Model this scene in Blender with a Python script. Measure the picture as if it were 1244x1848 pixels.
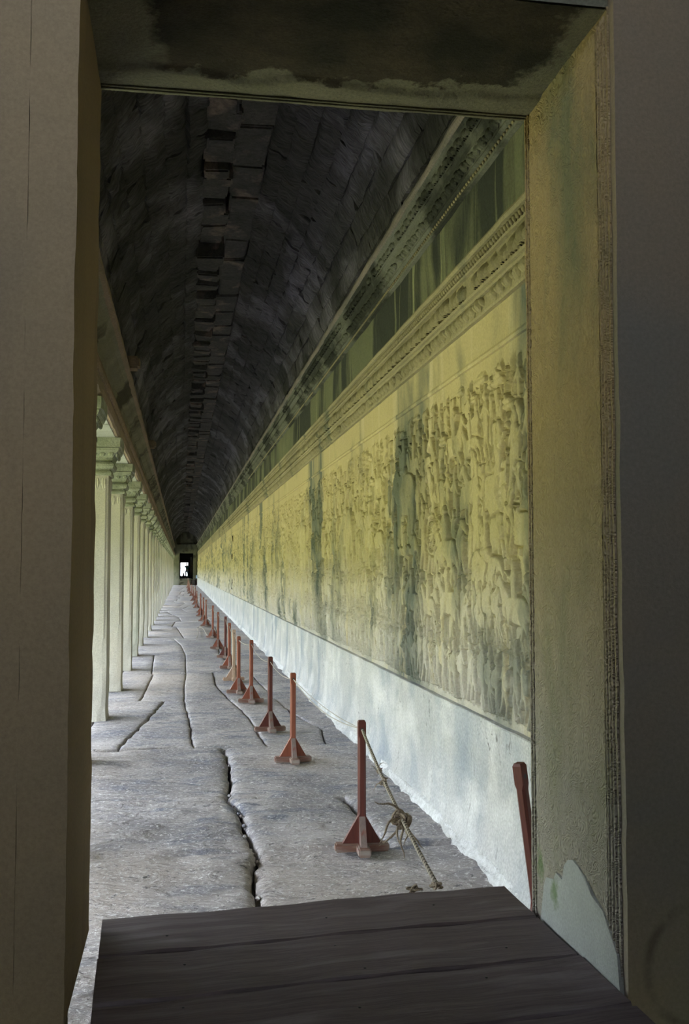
import bpy, bmesh, math, random
import numpy as np
from mathutils import Vector, Matrix
for o in list(bpy.data.objects): bpy.data.objects.remove(o, do_unlink=True)
rnd = random.Random(7); nr = np.random.RandomState(11)
S = bpy.context.scene; C = S.collection
R = math.radians
# ------------------------------------------------------------------ camera
cd = bpy.data.cameras.new('camera'); cam = bpy.data.objects.new('camera', cd); C.objects.link(cam); S.camera = cam
cd.sensor_fit = 'VERTICAL'; cd.sensor_height = 24.0; cd.lens = 1800/1848*24.0; cd.clip_start = .05; cd.clip_end = 900
cam.location = (0, 0, 0)
cam.rotation_euler = (R(90+3.307), 0, R(-9.29))
# ------------------------------------------------------------------ world, sun, exposure
W = bpy.data.worlds.new('world'); S.world = W; W.use_nodes = True
bg = W.node_tree.nodes['Background']; bg.inputs[0].default_value = (.80, .89, 1.0, 1); bg.inputs[1].default_value = 6.0
sd = bpy.data.lights.new('sun', 'SUN'); sd.energy = 7; sd.angle = R(3); sd.color = (1, .93, .8)
sun = bpy.data.objects.new('sun', sd); C.objects.link(sun)
sun.rotation_euler = Vector((-.55, -.25, -1)).to_track_quat('-Z', 'Y').to_euler()
S.view_settings.view_transform = 'Standard'; S.view_settings.look = 'None'; S.view_settings.gamma = 1
S.view_settings.use_curve_mapping = False; S.view_settings.exposure = 1.35
S.cycles.max_bounces = 10; S.cycles.diffuse_bounces = 7; S.cycles.use_denoising = True
S.cycles.sample_clamp_indirect = 6
FL = -1.65; XW = 1.74; Y0 = 3.2; Y1 = 108.3; PL = -1.10   # gallery floor, relief wall, doorway wall far face, far wall, plank top

# ------------------------------------------------------------------ materials
def links(nt): return nt.links.new
class M:
    def __init__(s, name, rough=.9, spec=.2):
        s.m = bpy.data.materials.new(name); s.m.use_nodes = True; s.nt = s.m.node_tree
        s.b = s.nt.nodes['Principled BSDF']; s.b.inputs['Roughness'].default_value = rough
        s.b.inputs['Specular IOR Level'].default_value = spec
        s.pos = s.nt.nodes.new('ShaderNodeNewGeometry').outputs['Position']
    def n(s, t, **k):
        x = s.nt.nodes.new('ShaderNode'+t)
        for a, v in k.items():
            if a.startswith('_'): setattr(x, a[1:], v)
            else:
                i = x.inputs[int(a[1:])] if a[0] == 'i' and a[1:].isdigit() else x.inputs[a]
                if hasattr(v, 'is_output'): s.nt.links.new(v, i)
                else: i.default_value = v
        return x
    def co(s, scale=(1, 1, 1), loc=(0, 0, 0), rot=(0, 0, 0)):
        return s.n('Mapping', Vector=s.pos, Scale=scale, Location=loc, Rotation=rot).outputs[0]
    def noise(s, sc, v=None, det=4, dist=0, rough=.55):
        return s.n('TexNoise', Vector=v or s.pos, Scale=sc, Detail=det, Distortion=dist, Roughness=rough).outputs[0]
    def ramp(s, f, a, b):
        return s.n('MapRange', i0=f, i1=a, i2=b, i3=0.0, i4=1.0).outputs[0]
    def mix(s, f, a, b, mode='MIX'):
        x = s.nt.nodes.new('ShaderNodeMix'); x.data_type = 'RGBA'; x.blend_type = mode
        for i, v in ((0, f), (6, a), (7, b)):
            if hasattr(v, 'is_output'): s.nt.links.new(v, x.inputs[i])
            else: x.inputs[i].default_value = (*v, 1) if i and len(v) == 3 else v
        return x.outputs[2]
    def math(s, op, a, b=0.0):
        return s.n('Math', _operation=op, i0=a, i1=b).outputs[0]
    def color(s, c):
        if hasattr(c, 'is_output'): s.nt.links.new(c, s.b.inputs['Base Color'])
        else: s.b.inputs['Base Color'].default_value = (*c, 1)
    def bump(s, h, strength=.5, dist=.02, prev=None):
        b = s.n('Bump', Strength=strength, Distance=dist, Height=h)
        if prev: s.nt.links.new(prev, b.inputs['Normal'])
        s.nt.links.new(b.outputs[0], s.b.inputs['Normal']); return b.outputs[0]

def stone(name, c1, c2, sc=1.2, stain=None, stain_sc=(3, 3, .35), stain_rng=(.55, .7), speck=.25, bump=.5, bd=.01, fine=60, rough=.92,
          pale=None, pale_sc=(9, 9, .4), pale_rng=(.62, .7), stretch=(1, 1, 1), worm=0, bounce_tint=None, pz=(0, 1, 1), moss=(), arc=None, crack=None):
    m = M(name, rough)
    c = m.mix(m.ramp(m.noise(sc, det=5), .35, .65), c1, c2)
    if bounce_tint:      # ochre towards the top: warm bounce light painted into the colour, ragged edge
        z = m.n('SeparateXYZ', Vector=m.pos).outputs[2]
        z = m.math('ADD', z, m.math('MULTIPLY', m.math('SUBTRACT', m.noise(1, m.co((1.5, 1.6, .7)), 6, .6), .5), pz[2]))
        c = m.mix(m.ramp(z, pz[0], pz[1]), c, bounce_tint)
    if stain: c = m.mix(m.ramp(m.noise(1, m.co(stain_sc), 6, .4), *stain_rng), c, stain)
    if pale: c = m.mix(m.ramp(m.noise(1, m.co(pale_sc, (5, 3, 1)), 5, .2), *pale_rng), c, pale)
    for (q, rad, sc3) in moss:
        v = m.n('Mapping', Vector=m.pos, Location=tuple(-a*b for a, b in zip(q, sc3)), Scale=sc3).outputs[0]
        ln = m.n('VectorMath', _operation='LENGTH', i0=v).outputs['Value']
        ln = m.math('ADD', ln, m.math('MULTIPLY', m.math('SUBTRACT', m.noise(26, det=5, rough=.7), .5), rad*2.2))
        c = m.mix(m.math('MULTIPLY', m.ramp(ln, rad, rad*.3), .75), c, (.09, .14, .045))
    if crack:
        ck = m.math('ABSOLUTE', m.math('SUBTRACT', m.noise(1, m.co((3, 2.4, .55), (7, 2, 3)), 5, .3), .5))
        c = m.mix(m.math('MULTIPLY', m.ramp(ck, .0035, .001), m.ramp(m.noise(1.7), .5, .58)), c, crack)
    if arc:         # old scrape of a swinging door stay
        ln = m.n('VectorMath', _operation='DISTANCE', i0=m.pos, i1=arc[:3]).outputs['Value']
        c = m.mix(m.math('MULTIPLY', m.math('MULTIPLY', m.ramp(m.math('ABSOLUTE', m.math('SUBTRACT', ln, arc[3])), .02, .004), m.ramp(m.noise(7), .42, .6)), .45), c, (.02, .016, .012))
    f = m.noise(fine, m.co(stretch), 3, 0, .7)
    c = m.mix(speck, c, m.mix(m.ramp(f, .3, .7), (.25, .25, .25), (1, 1, 1)), 'OVERLAY')
    m.color(c)
    h = m.math('ADD', f, m.math('MULTIPLY', m.noise(fine*.2, m.co(stretch), 4), 2.0))
    p = m.bump(h, bump, bd)
    if worm:
        v = m.noise(worm, m.co((.1, 1, 1)), 2, 1.5)
        wv = m.math('SINE', m.math('MULTIPLY', v, 60.0))
        m.bump(wv, .55, .006, p)
    return m.m

m_relief = stone('relief_sandstone', (.50, .455, .39), (.42, .39, .34), .8, bounce_tint=(.44, .37, .22), pz=(-.75, .15, 1.3), stain=(.13, .14, .12), stain_sc=(2, 1.0, .5), stain_rng=(.49, .64),
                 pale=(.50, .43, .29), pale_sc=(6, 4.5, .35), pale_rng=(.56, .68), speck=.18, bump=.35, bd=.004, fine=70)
m_plinth = stone('plinth_sandstone', (.49, .47, .445), (.40, .40, .395), 1.6, crack=(.16, .15, .14), stain=(.27, .295, .325), stain_sc=(4, 1.5, .8), stain_rng=(.46, .72),
                 pale=(.66, .63, .60), pale_sc=(3, 1.8, 2.2), pale_rng=(.5, .75), speck=.3, bump=.5, bd=.008, fine=60)
m_crust = stone('pale_crust', (.62, .61, .60), (.52, .51, .50), 4, speck=.35, bump=.8, bd=.02, fine=30)
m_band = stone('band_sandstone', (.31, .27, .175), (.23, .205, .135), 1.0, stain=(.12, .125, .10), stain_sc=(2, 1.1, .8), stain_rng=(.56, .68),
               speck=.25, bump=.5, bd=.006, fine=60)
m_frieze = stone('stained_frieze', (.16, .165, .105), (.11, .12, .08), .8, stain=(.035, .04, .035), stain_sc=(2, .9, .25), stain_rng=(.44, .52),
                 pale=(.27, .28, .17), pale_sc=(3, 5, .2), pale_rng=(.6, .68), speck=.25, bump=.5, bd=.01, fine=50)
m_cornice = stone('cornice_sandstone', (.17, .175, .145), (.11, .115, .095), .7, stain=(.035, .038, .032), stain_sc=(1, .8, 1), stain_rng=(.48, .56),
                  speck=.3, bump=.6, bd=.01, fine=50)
m_lip = stone('cornice_lip_stone', (.25, .21, .18), (.17, .16, .14), 2, speck=.3, bump=.5, fine=50)
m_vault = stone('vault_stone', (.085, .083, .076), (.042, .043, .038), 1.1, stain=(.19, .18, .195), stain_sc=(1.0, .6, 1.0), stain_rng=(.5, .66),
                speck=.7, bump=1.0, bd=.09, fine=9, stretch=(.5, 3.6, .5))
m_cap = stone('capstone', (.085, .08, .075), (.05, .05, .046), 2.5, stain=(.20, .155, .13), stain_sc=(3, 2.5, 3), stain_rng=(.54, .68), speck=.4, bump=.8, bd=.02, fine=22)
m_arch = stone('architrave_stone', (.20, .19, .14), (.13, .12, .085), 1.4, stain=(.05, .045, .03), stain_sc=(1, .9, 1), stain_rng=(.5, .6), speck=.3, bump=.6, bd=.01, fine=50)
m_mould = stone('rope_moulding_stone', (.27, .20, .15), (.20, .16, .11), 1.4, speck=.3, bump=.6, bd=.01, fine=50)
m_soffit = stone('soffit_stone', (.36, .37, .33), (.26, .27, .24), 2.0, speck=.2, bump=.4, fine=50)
m_col = stone('column_sandstone', (.44, .415, .35), (.36, .345, .295), 1.3, stain=(.24, .27, .21), stain_sc=(3, 3, .8), stain_rng=(.56, .75),
              pale=(.45, .41, .33), pale_sc=(2, .35, .6), pale_rng=(.55, .7), speck=.22, bump=.4, bd=.006, fine=70)
m_capital = stone('capital_sandstone', (.30, .31, .24), (.20, .22, .16), 3, stain=(.10, .11, .08), stain_sc=(2, 2, 2), stain_rng=(.55, .7), speck=.3, bump=.7, bd=.012, fine=45)
MOSS = [((1.142, 3.115, -.945), .035, (1, 1, .55)), ((1.142, 2.985, -.99), .035, (1, 1, .6))]
m_reveal = stone('carved_reveal', (.28, .25, .21), (.23, .21, .175), .9, bounce_tint=(.315, .235, .13), pz=(-.7, .5, .9), moss=MOSS, stain=(.17, .165, .105), stain_sc=(1, 3, 1.1), stain_rng=(.52, .7),
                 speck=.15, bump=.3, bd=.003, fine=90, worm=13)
m_lintel = stone('lintel_stone', (.16, .15, .11), (.12, .12, .09), 1.5, speck=.3, bump=.6, bd=.006, fine=80)
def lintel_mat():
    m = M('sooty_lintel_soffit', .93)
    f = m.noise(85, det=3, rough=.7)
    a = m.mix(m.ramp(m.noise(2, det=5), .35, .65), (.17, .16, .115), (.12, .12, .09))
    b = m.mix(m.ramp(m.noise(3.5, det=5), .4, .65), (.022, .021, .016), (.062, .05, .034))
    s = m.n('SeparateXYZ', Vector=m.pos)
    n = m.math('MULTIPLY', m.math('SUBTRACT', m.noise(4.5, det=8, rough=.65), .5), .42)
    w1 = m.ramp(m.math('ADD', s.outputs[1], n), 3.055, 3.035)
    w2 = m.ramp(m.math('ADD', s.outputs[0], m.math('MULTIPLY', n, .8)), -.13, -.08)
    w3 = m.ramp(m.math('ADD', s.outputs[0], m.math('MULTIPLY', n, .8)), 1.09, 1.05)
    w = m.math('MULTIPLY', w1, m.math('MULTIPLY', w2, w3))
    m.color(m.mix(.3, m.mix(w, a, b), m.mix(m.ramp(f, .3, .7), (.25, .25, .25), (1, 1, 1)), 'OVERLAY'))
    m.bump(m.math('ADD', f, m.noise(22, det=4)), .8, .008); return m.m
m_soffit2 = lintel_mat()
m_soot = stone('sooty_stone', (.03, .028, .022), (.055, .045, .032), 3, speck=.4, bump=.8, bd=.008, fine=80)
m_jamb = stone('jamb_stone', (.34, .25, .15), (.27, .21, .14), .9, stain=(.16, .125, .095), stain_sc=(3, 3, .5), stain_rng=(.5, .75), speck=.15, bump=.25, bd=.003, fine=90)
m_jamb2 = stone('worn_jamb_stone', (.25, .19, .13), (.19, .17, .14), 1.0, stain=(.30, .16, .10), stain_sc=(7, 1, .12), stain_rng=(.62, .72), arc=(1.375, 2.5, -1.04, .165), speck=.15, bump=.3, bd=.003, fine=90)
m_patch = stone('mortar_patch', (.31, .315, .30), (.26, .265, .25), 5, moss=MOSS, speck=.2, bump=.3, bd=.003, fine=120)
m_dark = stone('dark_stone', (.09, .09, .08), (.06, .06, .055), 1.5, speck=.3, bump=.5, fine=30)
m_end = stone('end_wall_stone', (.20, .20, .15), (.14, .145, .11), 1.5, stain=(.07, .07, .055), stain_sc=(1.5, 1, 1), stain_rng=(.5, .62), speck=.3, bump=.5, fine=20)
m_grass = stone('lawn_grass', (.31, .32, .115), (.36, .35, .14), .3, speck=.3, bump=.3, fine=20)
m_added_tree = stone('added_tree_foliage', (.10, .16, .035), (.16, .22, .05), .5, speck=.5, bump=1, bd=.3, fine=3)

def floor_mat():
    m = M('paving_stone', .8, .3)
    c = m.mix(m.ramp(m.noise(1.3, det=6), .36, .64), (.47, .43, .42), (.26, .24, .25))
    c = m.mix(m.ramp(m.noise(1, m.co((2.2, 4.2, 3)), 7, 1.2), .50, .64), c, (.19, .195, .235))
    c = m.mix(m.ramp(m.noise(.55, m.co((1, .7, 1), (3, 1, 0)), 3), .52, .68), c, (.47, .41, .37))
    sp = m.noise(38, m.co((1, 1.15, 1)), 4, .8, .75)
    c = m.mix(m.ramp(sp, .53, .66), c, (.80, .78, .77))
    c = m.mix(m.ramp(m.noise(26, m.co((.8, 1.1, 1), (2, 2, 2)), 4, .8, .7), .58, .68), c, (.13, .125, .125))
    m.color(c)
    h = m.math('ADD', m.noise(13, m.co((1, 1.4, 1)), 7, 1.2, .68), m.math('MULTIPLY', sp, .35))
    p = m.bump(h, .9, .018)
    m.bump(m.noise(3.5, m.co((1, 1.9, 1)), 6, 1.5), .8, .05, p)
    return m.m
m_floor = floor_mat()

def wood(name, a, b, worn=None, axis='Z', rough=.55, spec=.35, sc=26, wr=(.5, .62)):
    m = M(name, rough, spec)
    st = {'X': (.08, 1, 1), 'Y': (1, .08, 1), 'Z': (1, 1, .08)}[axis]
    tc = m.nt.nodes.new('ShaderNodeTexCoord').outputs['Object']
    v = m.n('Mapping', Vector=tc, Scale=st).outputs[0]
    g = m.noise(sc, v, 6, 1.5, .7)
    c = m.mix(m.ramp(g, .3, .7), a, b)
    if worn: c = m.mix(m.ramp(m.noise(9, m.n('Mapping', Vector=tc, Scale=tuple(a*2.2 if a < 1 else 1.6 for a in st)).outputs[0], 6, 1), *wr), c, worn)
    m.color(c); m.bump(g, .5, .004); return m.m
m_post = wood('red_brown_wood', (.135, .036, .026), (.08, .022, .018))
m_post2 = wood('bright_red_brown_wood', (.27, .08, .042), (.17, .05, .03))
m_bare = wood('bare_faded_wood', (.48, .36, .27), (.36, .22, .15))
m_foot = wood('worn_foot_wood', (.24, .12, .09), (.17, .09, .07), (.32, .27, .24), axis='X', wr=(.42, .6))
m_brace = wood('worn_brace_wood', (.25, .19, .17), (.17, .12, .11), (.22, .07, .045), wr=(.5, .7))
m_plank = wood('weathered_plank', (.13, .098, .10), (.06, .046, .048), (.18, .15, .16), axis='X', rough=.7, sc=40, wr=(.5, .75))
m_metal = M('nail_metal', .5, .5); m_metal.color((.03, .03, .03)); m_metal = m_metal.m
def ropemat(n, a, b):
    m = M(n, .9); m.color(m.mix(m.ramp(m.noise(300, det=2), .35, .65), a, b)); return m.m
m_rope = ropemat('pale_rope', (.50, .45, .37), (.34, .29, .23)); m_knot = ropemat('knot_rope', (.36, .29, .22), (.16, .125, .095)); m_rope2 = ropemat('grey_rope_strand', (.10, .09, .075), (.2, .17, .14))
def flat(n, c, r=.8):
    m = M(n, r); m.color(c); return m.m

# ------------------------------------------------------------------ mesh helpers
def obj(name, verts, faces, mat, parent=None, smooth=False, loc=None, mats=None, fm=None):
    me = bpy.data.meshes.new(name)
    me.from_pydata([tuple(v) for v in verts], [], [tuple(f) for f in faces]); me.update()
    for m in (mats or [mat]): me.materials.append(m)
    if fm is not None: me.polygons.foreach_set('material_index', fm)
    if smooth: me.polygons.foreach_set('use_smooth', [True]*len(me.polygons))
    o = bpy.data.objects.new(name, me); C.objects.link(o)
    if parent: o.parent = parent
    if loc is not None: o.location = loc
    return o
def tag(o, label=None, cat=None, group=None, kind=None):
    if label: o['label'] = label
    if cat: o['category'] = cat
    if group: o['group'] = group
    if kind: o['kind'] = kind
    return o
def empty(name, loc=(0, 0, 0), rz=0, ry=0):
    o = bpy.data.objects.new(name, None); C.objects.link(o); o.location = loc; o.rotation_euler = (0, ry, rz); o.empty_display_size = .1; return o
def struct(o, label): return tag(o, label, None, None, 'structure')
def copy_tree(o, parent=None):
    c = o.copy(); C.objects.link(c); c.parent = parent
    for ch in list(o.children): copy_tree(ch, c)
    return c
class G:                                    # geometry collector
    def __init__(s): s.v = []; s.f = []
    def add(s, v, f):
        n = len(s.v); s.v += [tuple(p) for p in v]; s.f += [tuple(i+n for i in q) for q in f]; return s
    def box(s, x0, x1, y0, y1, z0, z1, c=0, T=None):
        bm = bmesh.new(); bmesh.ops.create_cube(bm, size=1)
        for v in bm.verts: v.co = Vector(((x0+x1)/2+v.co.x*(x1-x0), (y0+y1)/2+v.co.y*(y1-y0), (z0+z1)/2+v.co.z*(z1-z0)))
        if c: bmesh.ops.bevel(bm, geom=bm.edges[:], offset=c, segments=2 if c > .004 else 1, affect='EDGES')
        if T: bmesh.ops.transform(bm, matrix=T, verts=bm.verts)
        bm.verts.index_update()
        s.add([v.co.copy() for v in bm.verts], [[v.index for v in f.verts] for f in bm.faces]); bm.free(); return s
    def tube(s, pts, r, n=6, tw=0):
        pts = [Vector(p) for p in pts]; N = len(pts); vs = []; rr = r if isinstance(r, (list, tuple)) else [r]*N
        up = Vector((0, 0, 1)); prev = None
        for i, p in enumerate(pts):
            t = (pts[min(i+1, N-1)]-pts[max(i-1, 0)]).normalized()
            if prev is None: a = t.cross(up if abs(t.z) < .9 else Vector((1, 0, 0))).normalized()
            else: a = (prev - t*prev.dot(t)).normalized()
            prev = a; b = t.cross(a)
            for k in range(n):
                q = 2*math.pi*k/n; vs.append(p+(a*math.cos(q)+b*math.sin(q))*rr[i])
        fs = [(i*n+k, i*n+(k+1) % n, (i+1)*n+(k+1) % n, (i+1)*n+k) for i in range(N-1) for k in range(n)]
        fs += [tuple(range(n))[::-1], tuple((N-1)*n+k for k in range(n))]
        return s.add(vs, fs)
    def ball(s, c, r, n=8, m=5):
        r = r if isinstance(r, tuple) else (r, r, r); vs = [(c[0], c[1], c[2]-r[2])]
        for i in range(1, m):
            a = math.pi*i/m
            for k in range(n): b = 2*math.pi*k/n; vs.append((c[0]+r[0]*math.sin(a)*math.cos(b), c[1]+r[1]*math.sin(a)*math.sin(b), c[2]-r[2]*math.cos(a)))
        vs.append((c[0], c[1], c[2]+r[2])); L = len(vs)-1; fs = [(0, 1+(k+1) % n, 1+k) for k in range(n)]
        for i in range(m-2):
            for k in range(n): p = 1+i*n; fs.append((p+k, p+(k+1) % n, p+n+(k+1) % n, p+n+k))
        p = 1+(m-2)*n; fs += [(p+k, p+(k+1) % n, L) for k in range(n)]
        return s.add(vs, fs)
    def obj(s, name, mat, parent=None, smooth=False, loc=None): return obj(name, s.v, s.f, mat, parent, smooth, loc)

_L = nr.rand(64, 64, 64)
def vn(x, y, z=0.):                          # numpy value noise
    x, y, z = np.broadcast_arrays(np.asarray(x, float), np.asarray(y, float), np.asarray(z, float))
    xi, yi, zi = (np.floor(a).astype(int) for a in (x, y, z)); fx, fy, fz = x-xi, y-yi, z-zi
    fx, fy, fz = (a*a*(3-2*a) for a in (fx, fy, fz)); r = 0
    for i in (0, 1):
        for j in (0, 1):
            for k in (0, 1):
                r = r+_L[(xi+i) & 63, (yi+j) & 63, (zi+k) & 63]*(fx if i else 1-fx)*(fy if j else 1-fy)*(fz if k else 1-fz)
    return r-.5
def fbm(x, y, z=0., o=4):
    r = 0; a = 1.
    for _ in range(o): r = r+a*vn(x, y, z); x = x*2.1+3.1; y = y*2.1+1.7; z = z*2.1+.3; a *= .5
    return r
def ysteps(y0, y1, a=.1, k=.02):
    r = [y0]
    while r[-1] < y1: r.append(min(y1, r[-1]+max(a, r[-1]*k)))
    return r
def extrude(name, prof, y0, y1, mat, parent=None, amp=.0, a=.1, smooth=False, closed=True, seed=0, chips=0., k=.02):
    """profile (x, z) swept along y, worn by noise"""
    ys = np.array(ysteps(y0, y1, a, k)); P = np.array(prof, float); n = len(P); N = len(ys)
    X = P[None, :, 0]+np.zeros((N, 1)); Z = P[None, :, 1]+np.zeros((N, 1)); Y = ys[:, None]+np.zeros((1, n))
    if amp:
        X = X+amp*fbm(Y*5+seed, Z*7, X*7, 3); Z = Z+amp*fbm(Y*5+seed+20, Z*7, X*7, 3)
    if chips:
        ch = np.clip(vn(ys*2.7+seed, 3.3)-.18, 0, 1)*chips; c = P.mean(0)
        X = X+(c[0]-X)*ch[:, None]; Z = Z+(c[1]-Z)*ch[:, None]
    v = np.stack([X, Y, Z], -1).reshape(-1, 3)
    m = n if closed else n-1
    f = [(i*n+j, i*n+(j+1) % n, (i+1)*n+(j+1) % n, (i+1)*n+j) for i in range(N-1) for j in range(m)]
    if closed: f += [tuple(range(n))[::-1], tuple((N-1)*n+j for j in range(n))]
    return obj(name, v, f, mat, parent, smooth)
def gridface(V):                             # V (n, m, 3) -> verts, faces
    n, m = V.shape[:2]; i = np.arange(n*m).reshape(n, m)
    return V.reshape(-1, 3), np.stack([i[:-1, :-1], i[:-1, 1:], i[1:, 1:], i[1:, :-1]], -1).reshape(-1, 4)
def fast(name, V, F, mat, parent=None, smooth=False):
    me = bpy.data.meshes.new(name); V = np.ascontiguousarray(V, dtype=np.float32); F = np.ascontiguousarray(F, dtype=np.int32)
    me.vertices.add(len(V)); me.vertices.foreach_set('co', V.ravel()); me.loops.add(F.size); me.loops.foreach_set('vertex_index', F.ravel())
    me.polygons.add(len(F)); me.polygons.foreach_set('loop_start', np.arange(0, F.size, 4, dtype=np.int32))
    me.polygons.foreach_set('loop_total', np.full(len(F), 4, dtype=np.int32))
    me.update(calc_edges=True); me.validate(); me.materials.append(mat)
    if smooth: me.polygons.foreach_set('use_smooth', [True]*len(F))
    o = bpy.data.objects.new(name, me); C.objects.link(o)
    if parent: o.parent = parent
    return o

# ------------------------------------------------------------------ outdoors (lawn seen only through the far doorway; lights the gallery from the left)
V = np.array([[-140, -80, -2.7], [60, -80, -2.7], [60, 240, -2.7], [-140, 240, -2.7]])
lawn = fast('lawn', V, np.array([[0, 1, 2, 3]]), m_grass); struct(lawn, 'sunlit green lawn outside the gallery')
yy = np.linspace(-75, 230, 150); aa = np.linspace(0, math.pi, 9)
A, Yg = np.meshgrid(aa, yy); hgt = 8.3+2.0*fbm(Yg*.12, A*.0, 0, 3)
Vt = np.stack([-52-7*np.cos(A)*-1+1.5*fbm(Yg*.3, A*2), Yg, -2.8+hgt*np.sin(A)**.7], -1)
tl = fast('added_tree_line', *gridface(Vt), m_added_tree, None, True); tag(tl, 'unseen line of green trees added beyond the lawn to cut off the low sky', 'trees', None, 'stuff')  # unseen, added; its height sets how much sky reaches the relief wall

# ------------------------------------------------------------------ gallery floor
floor = G().box(-3.7, XW+.3, Y0-.6, Y1+1, FL-.6, FL-.11).obj('floor', m_dark)
struct(floor, 'uneven grey sandstone gallery floor of large worn slabs')
bands = [(3.22, 5.95, [[(3.2, .36), (4.9, .385), (5.35, .375), (5.95, .45)]]),
         (5.95, 7.35, [[(5.95, .45), (6.5, .415), (7.1, .40), (7.35, .33)], [(5.9, 1.25), (7.4, 1.18)]]),
         (7.35, 9.5, [[(7.35, .34), (7.8, .385), (8.4, .41), (9.5, .40)]]),
         (9.5, 12.9, [[(9.5, -.57), (10.5, -.45), (11.5, -.34), (12.9, -.2)], [(9.5, .12), (11, .11), (12.9, .055)], [(9.5, .80), (11, .78), (12.2, .70), (12.9, .62)], [(9.5, 1.36), (10.4, 1.46), (11.6, 1.28), (12.9, 1.2)]]),
         (12.9, 16.3, [[(12.9, -.5), (16.3, -.42)], [(12.9, .055), (14.6, .06), (16.3, .1)], [(12.9, .62), (14.5, .5), (16.3, .52)], [(12.9, 1.2), (16.3, 1.1)]]),
         (16.3, 19.8, [[(16.3, -.45), (19.8, -.5)], [(16.3, .09), (19.8, .1)], [(16.3, .9), (19.8, .8)]]),
         (19.8, 24.4, [[(19.8, .1), (22.5, 0), (24.4, -.16)], [(19.8, .75), (24.4, .9)]]),
         (24.4, 29.5, [[(24.4, .09), (27, -.02), (29.5, -.12)], [(24.4, .9), (29.5, 1.0)]])]
y = 29.5
while y < 61:
    b = y+rnd.uniform(2.2, 4.2); k = rnd.uniform(-.35, .35)
    bands.append((y, b, [[(y, k), (b, k+rnd.uniform(-.25, .25))], [(y, .95), (b, .9)]])); y = b
ND = len(bands)
while y < Y1-.1:
    b = min(Y1, y+rnd.uniform(3, 5)); k = rnd.uniform(-.3, .3); bands.append((y, b, [[(y, k), (b, k+.1)]])); y = b
far = G(); sid = 0
for bi, (ya, yb, js) in enumerate(bands):
    step = .035 if ya < 7 else .055 if ya < 12 else .1 if ya < 20 else .25
    yn = max(6, int((yb-ya)/(step*(1.5 if ya > 9 else 1))))
    ev = .012/(yb-ya); ys = ya+(yb-ya)*np.sort(np.concatenate([[0, ev, 2.4*ev], np.linspace(0, 1, yn)[1:-1], [1-2.4*ev, 1-ev, 1]])); yn = len(ys)
    if bi % 2: L0 = [-.92, -1.9]
    else: L0 = [-1.15, -2.3]
    edges = [np.full(yn, -3.7)]+[np.full(yn, q)+.03*fbm(ys*2, q) for q in reversed(L0)]
    for j in js:
        a = np.array(j); e = np.interp(ys, a[:, 0], a[:, 1]); e = e+(.022*fbm(ys*6, bi*3.1, 0, 4)+.012*fbm(ys*16, bi))*(1 if ya < 12 else .5) ; edges.append(e)
    edges.append(np.full(yn, XW+.05))
    for q in range(len(edges)-1):
        main = 2 < q+1 <= len(edges)-1 and ya < 12
        gl = .012 if q and not main else .022 if q else 0
        gw = .018 if ya < 9 else .009
        xl, xr = edges[q]+(gw if q > 2 else .004), edges[q+1]-(gw*.6 if q < len(edges)-2 else 0)
        xn = max(4, int(np.mean(xr-xl)/step)) if q >= 2 else 6
        wdt = float(np.mean(xr-xl)); eu = min(.1, .010/wdt); u = np.concatenate([[0, eu, 2.4*eu], np.linspace(0, 1, xn)[1:-1], [1-2.4*eu, 1-eu, 1]]); u = np.sort(u); X = xl[:, None]+(xr-xl)[:, None]*u[None]; Y = ys[:, None]+0*X
        sid += 1
        gap = .007
        wj = .07 if ya < 13 else .15
        Ya = ya+gap+(wj*fbm(X*1.1, ya*7.7, 0, 4) if ya > 3.3 else 0); Yb = yb-gap+wj*fbm(X*1.1, yb*7.7, 0, 4); vv = ((ys-ya)/(yb-ya))[:, None]; Y = Ya+(Yb-Ya)*vv
        d = np.minimum(np.minimum(X-xl[:, None], xr[:, None]-X), np.minimum(Y-Ya, Yb-Y)*1.4)
        am = 1 if ya < 9 else .45 if ya < 20 else .25
        Z = FL+am*(.026*fbm(X*1.3+sid, Y*1.6, sid, 3)+.022*fbm(X*5, Y*10, sid, 4))-.028*np.exp(-np.clip(d, 0, 9)/(.022 if ya < 9 else .012))*(1 if ya < 9 else .5)+rnd.uniform(-.005, .005)
        if q == 2 and ya < 9: Z += .012
        Z = np.minimum(Z, FL+.035)
        V_, F_ = gridface(np.stack([X, Y, Z], -1))
        # skirt
        n, m = X.shape; idx = np.arange(n*m).reshape(n, m); ring = np.concatenate([idx[0, :], idx[1:, -1], idx[-1, -2::-1], idx[-2:0:-1, 0]])
        lo = V_[ring].copy(); lo[:, 2] = FL-.11; K = len(ring); base = len(V_)
        sk = np.stack([ring, np.roll(ring, -1), base+np.roll(np.arange(K), -1), base+np.arange(K)], -1)
        V_ = np.vstack([V_, lo]); F_ = np.vstack([F_[:, ::-1], sk[:, ::-1]]) if False else np.vstack([F_, sk[:, ::-1]])
        F_ = F_[:, ::-1]
        if bi < ND: fast('paving_slab', V_, F_, m_floor, floor, True)
        else: far.add(V_, F_)
o = far.obj('far_paving', m_floor, floor, True); o['kind'] = 'stuff'
# pebbles and crumbs in the joints near the doorway
g = G()
for i in range(46):
    yy_ = rnd.uniform(4.6, 9); x = .4+rnd.uniform(-.05, .07); r = rnd.uniform(.006, .016); g.ball((x, yy_, FL-.03+r), (r, r*1.3, r*.8), 6, 4)
g.obj('joint_crumbs', m_floor, floor)['kind'] = 'stuff'

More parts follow.
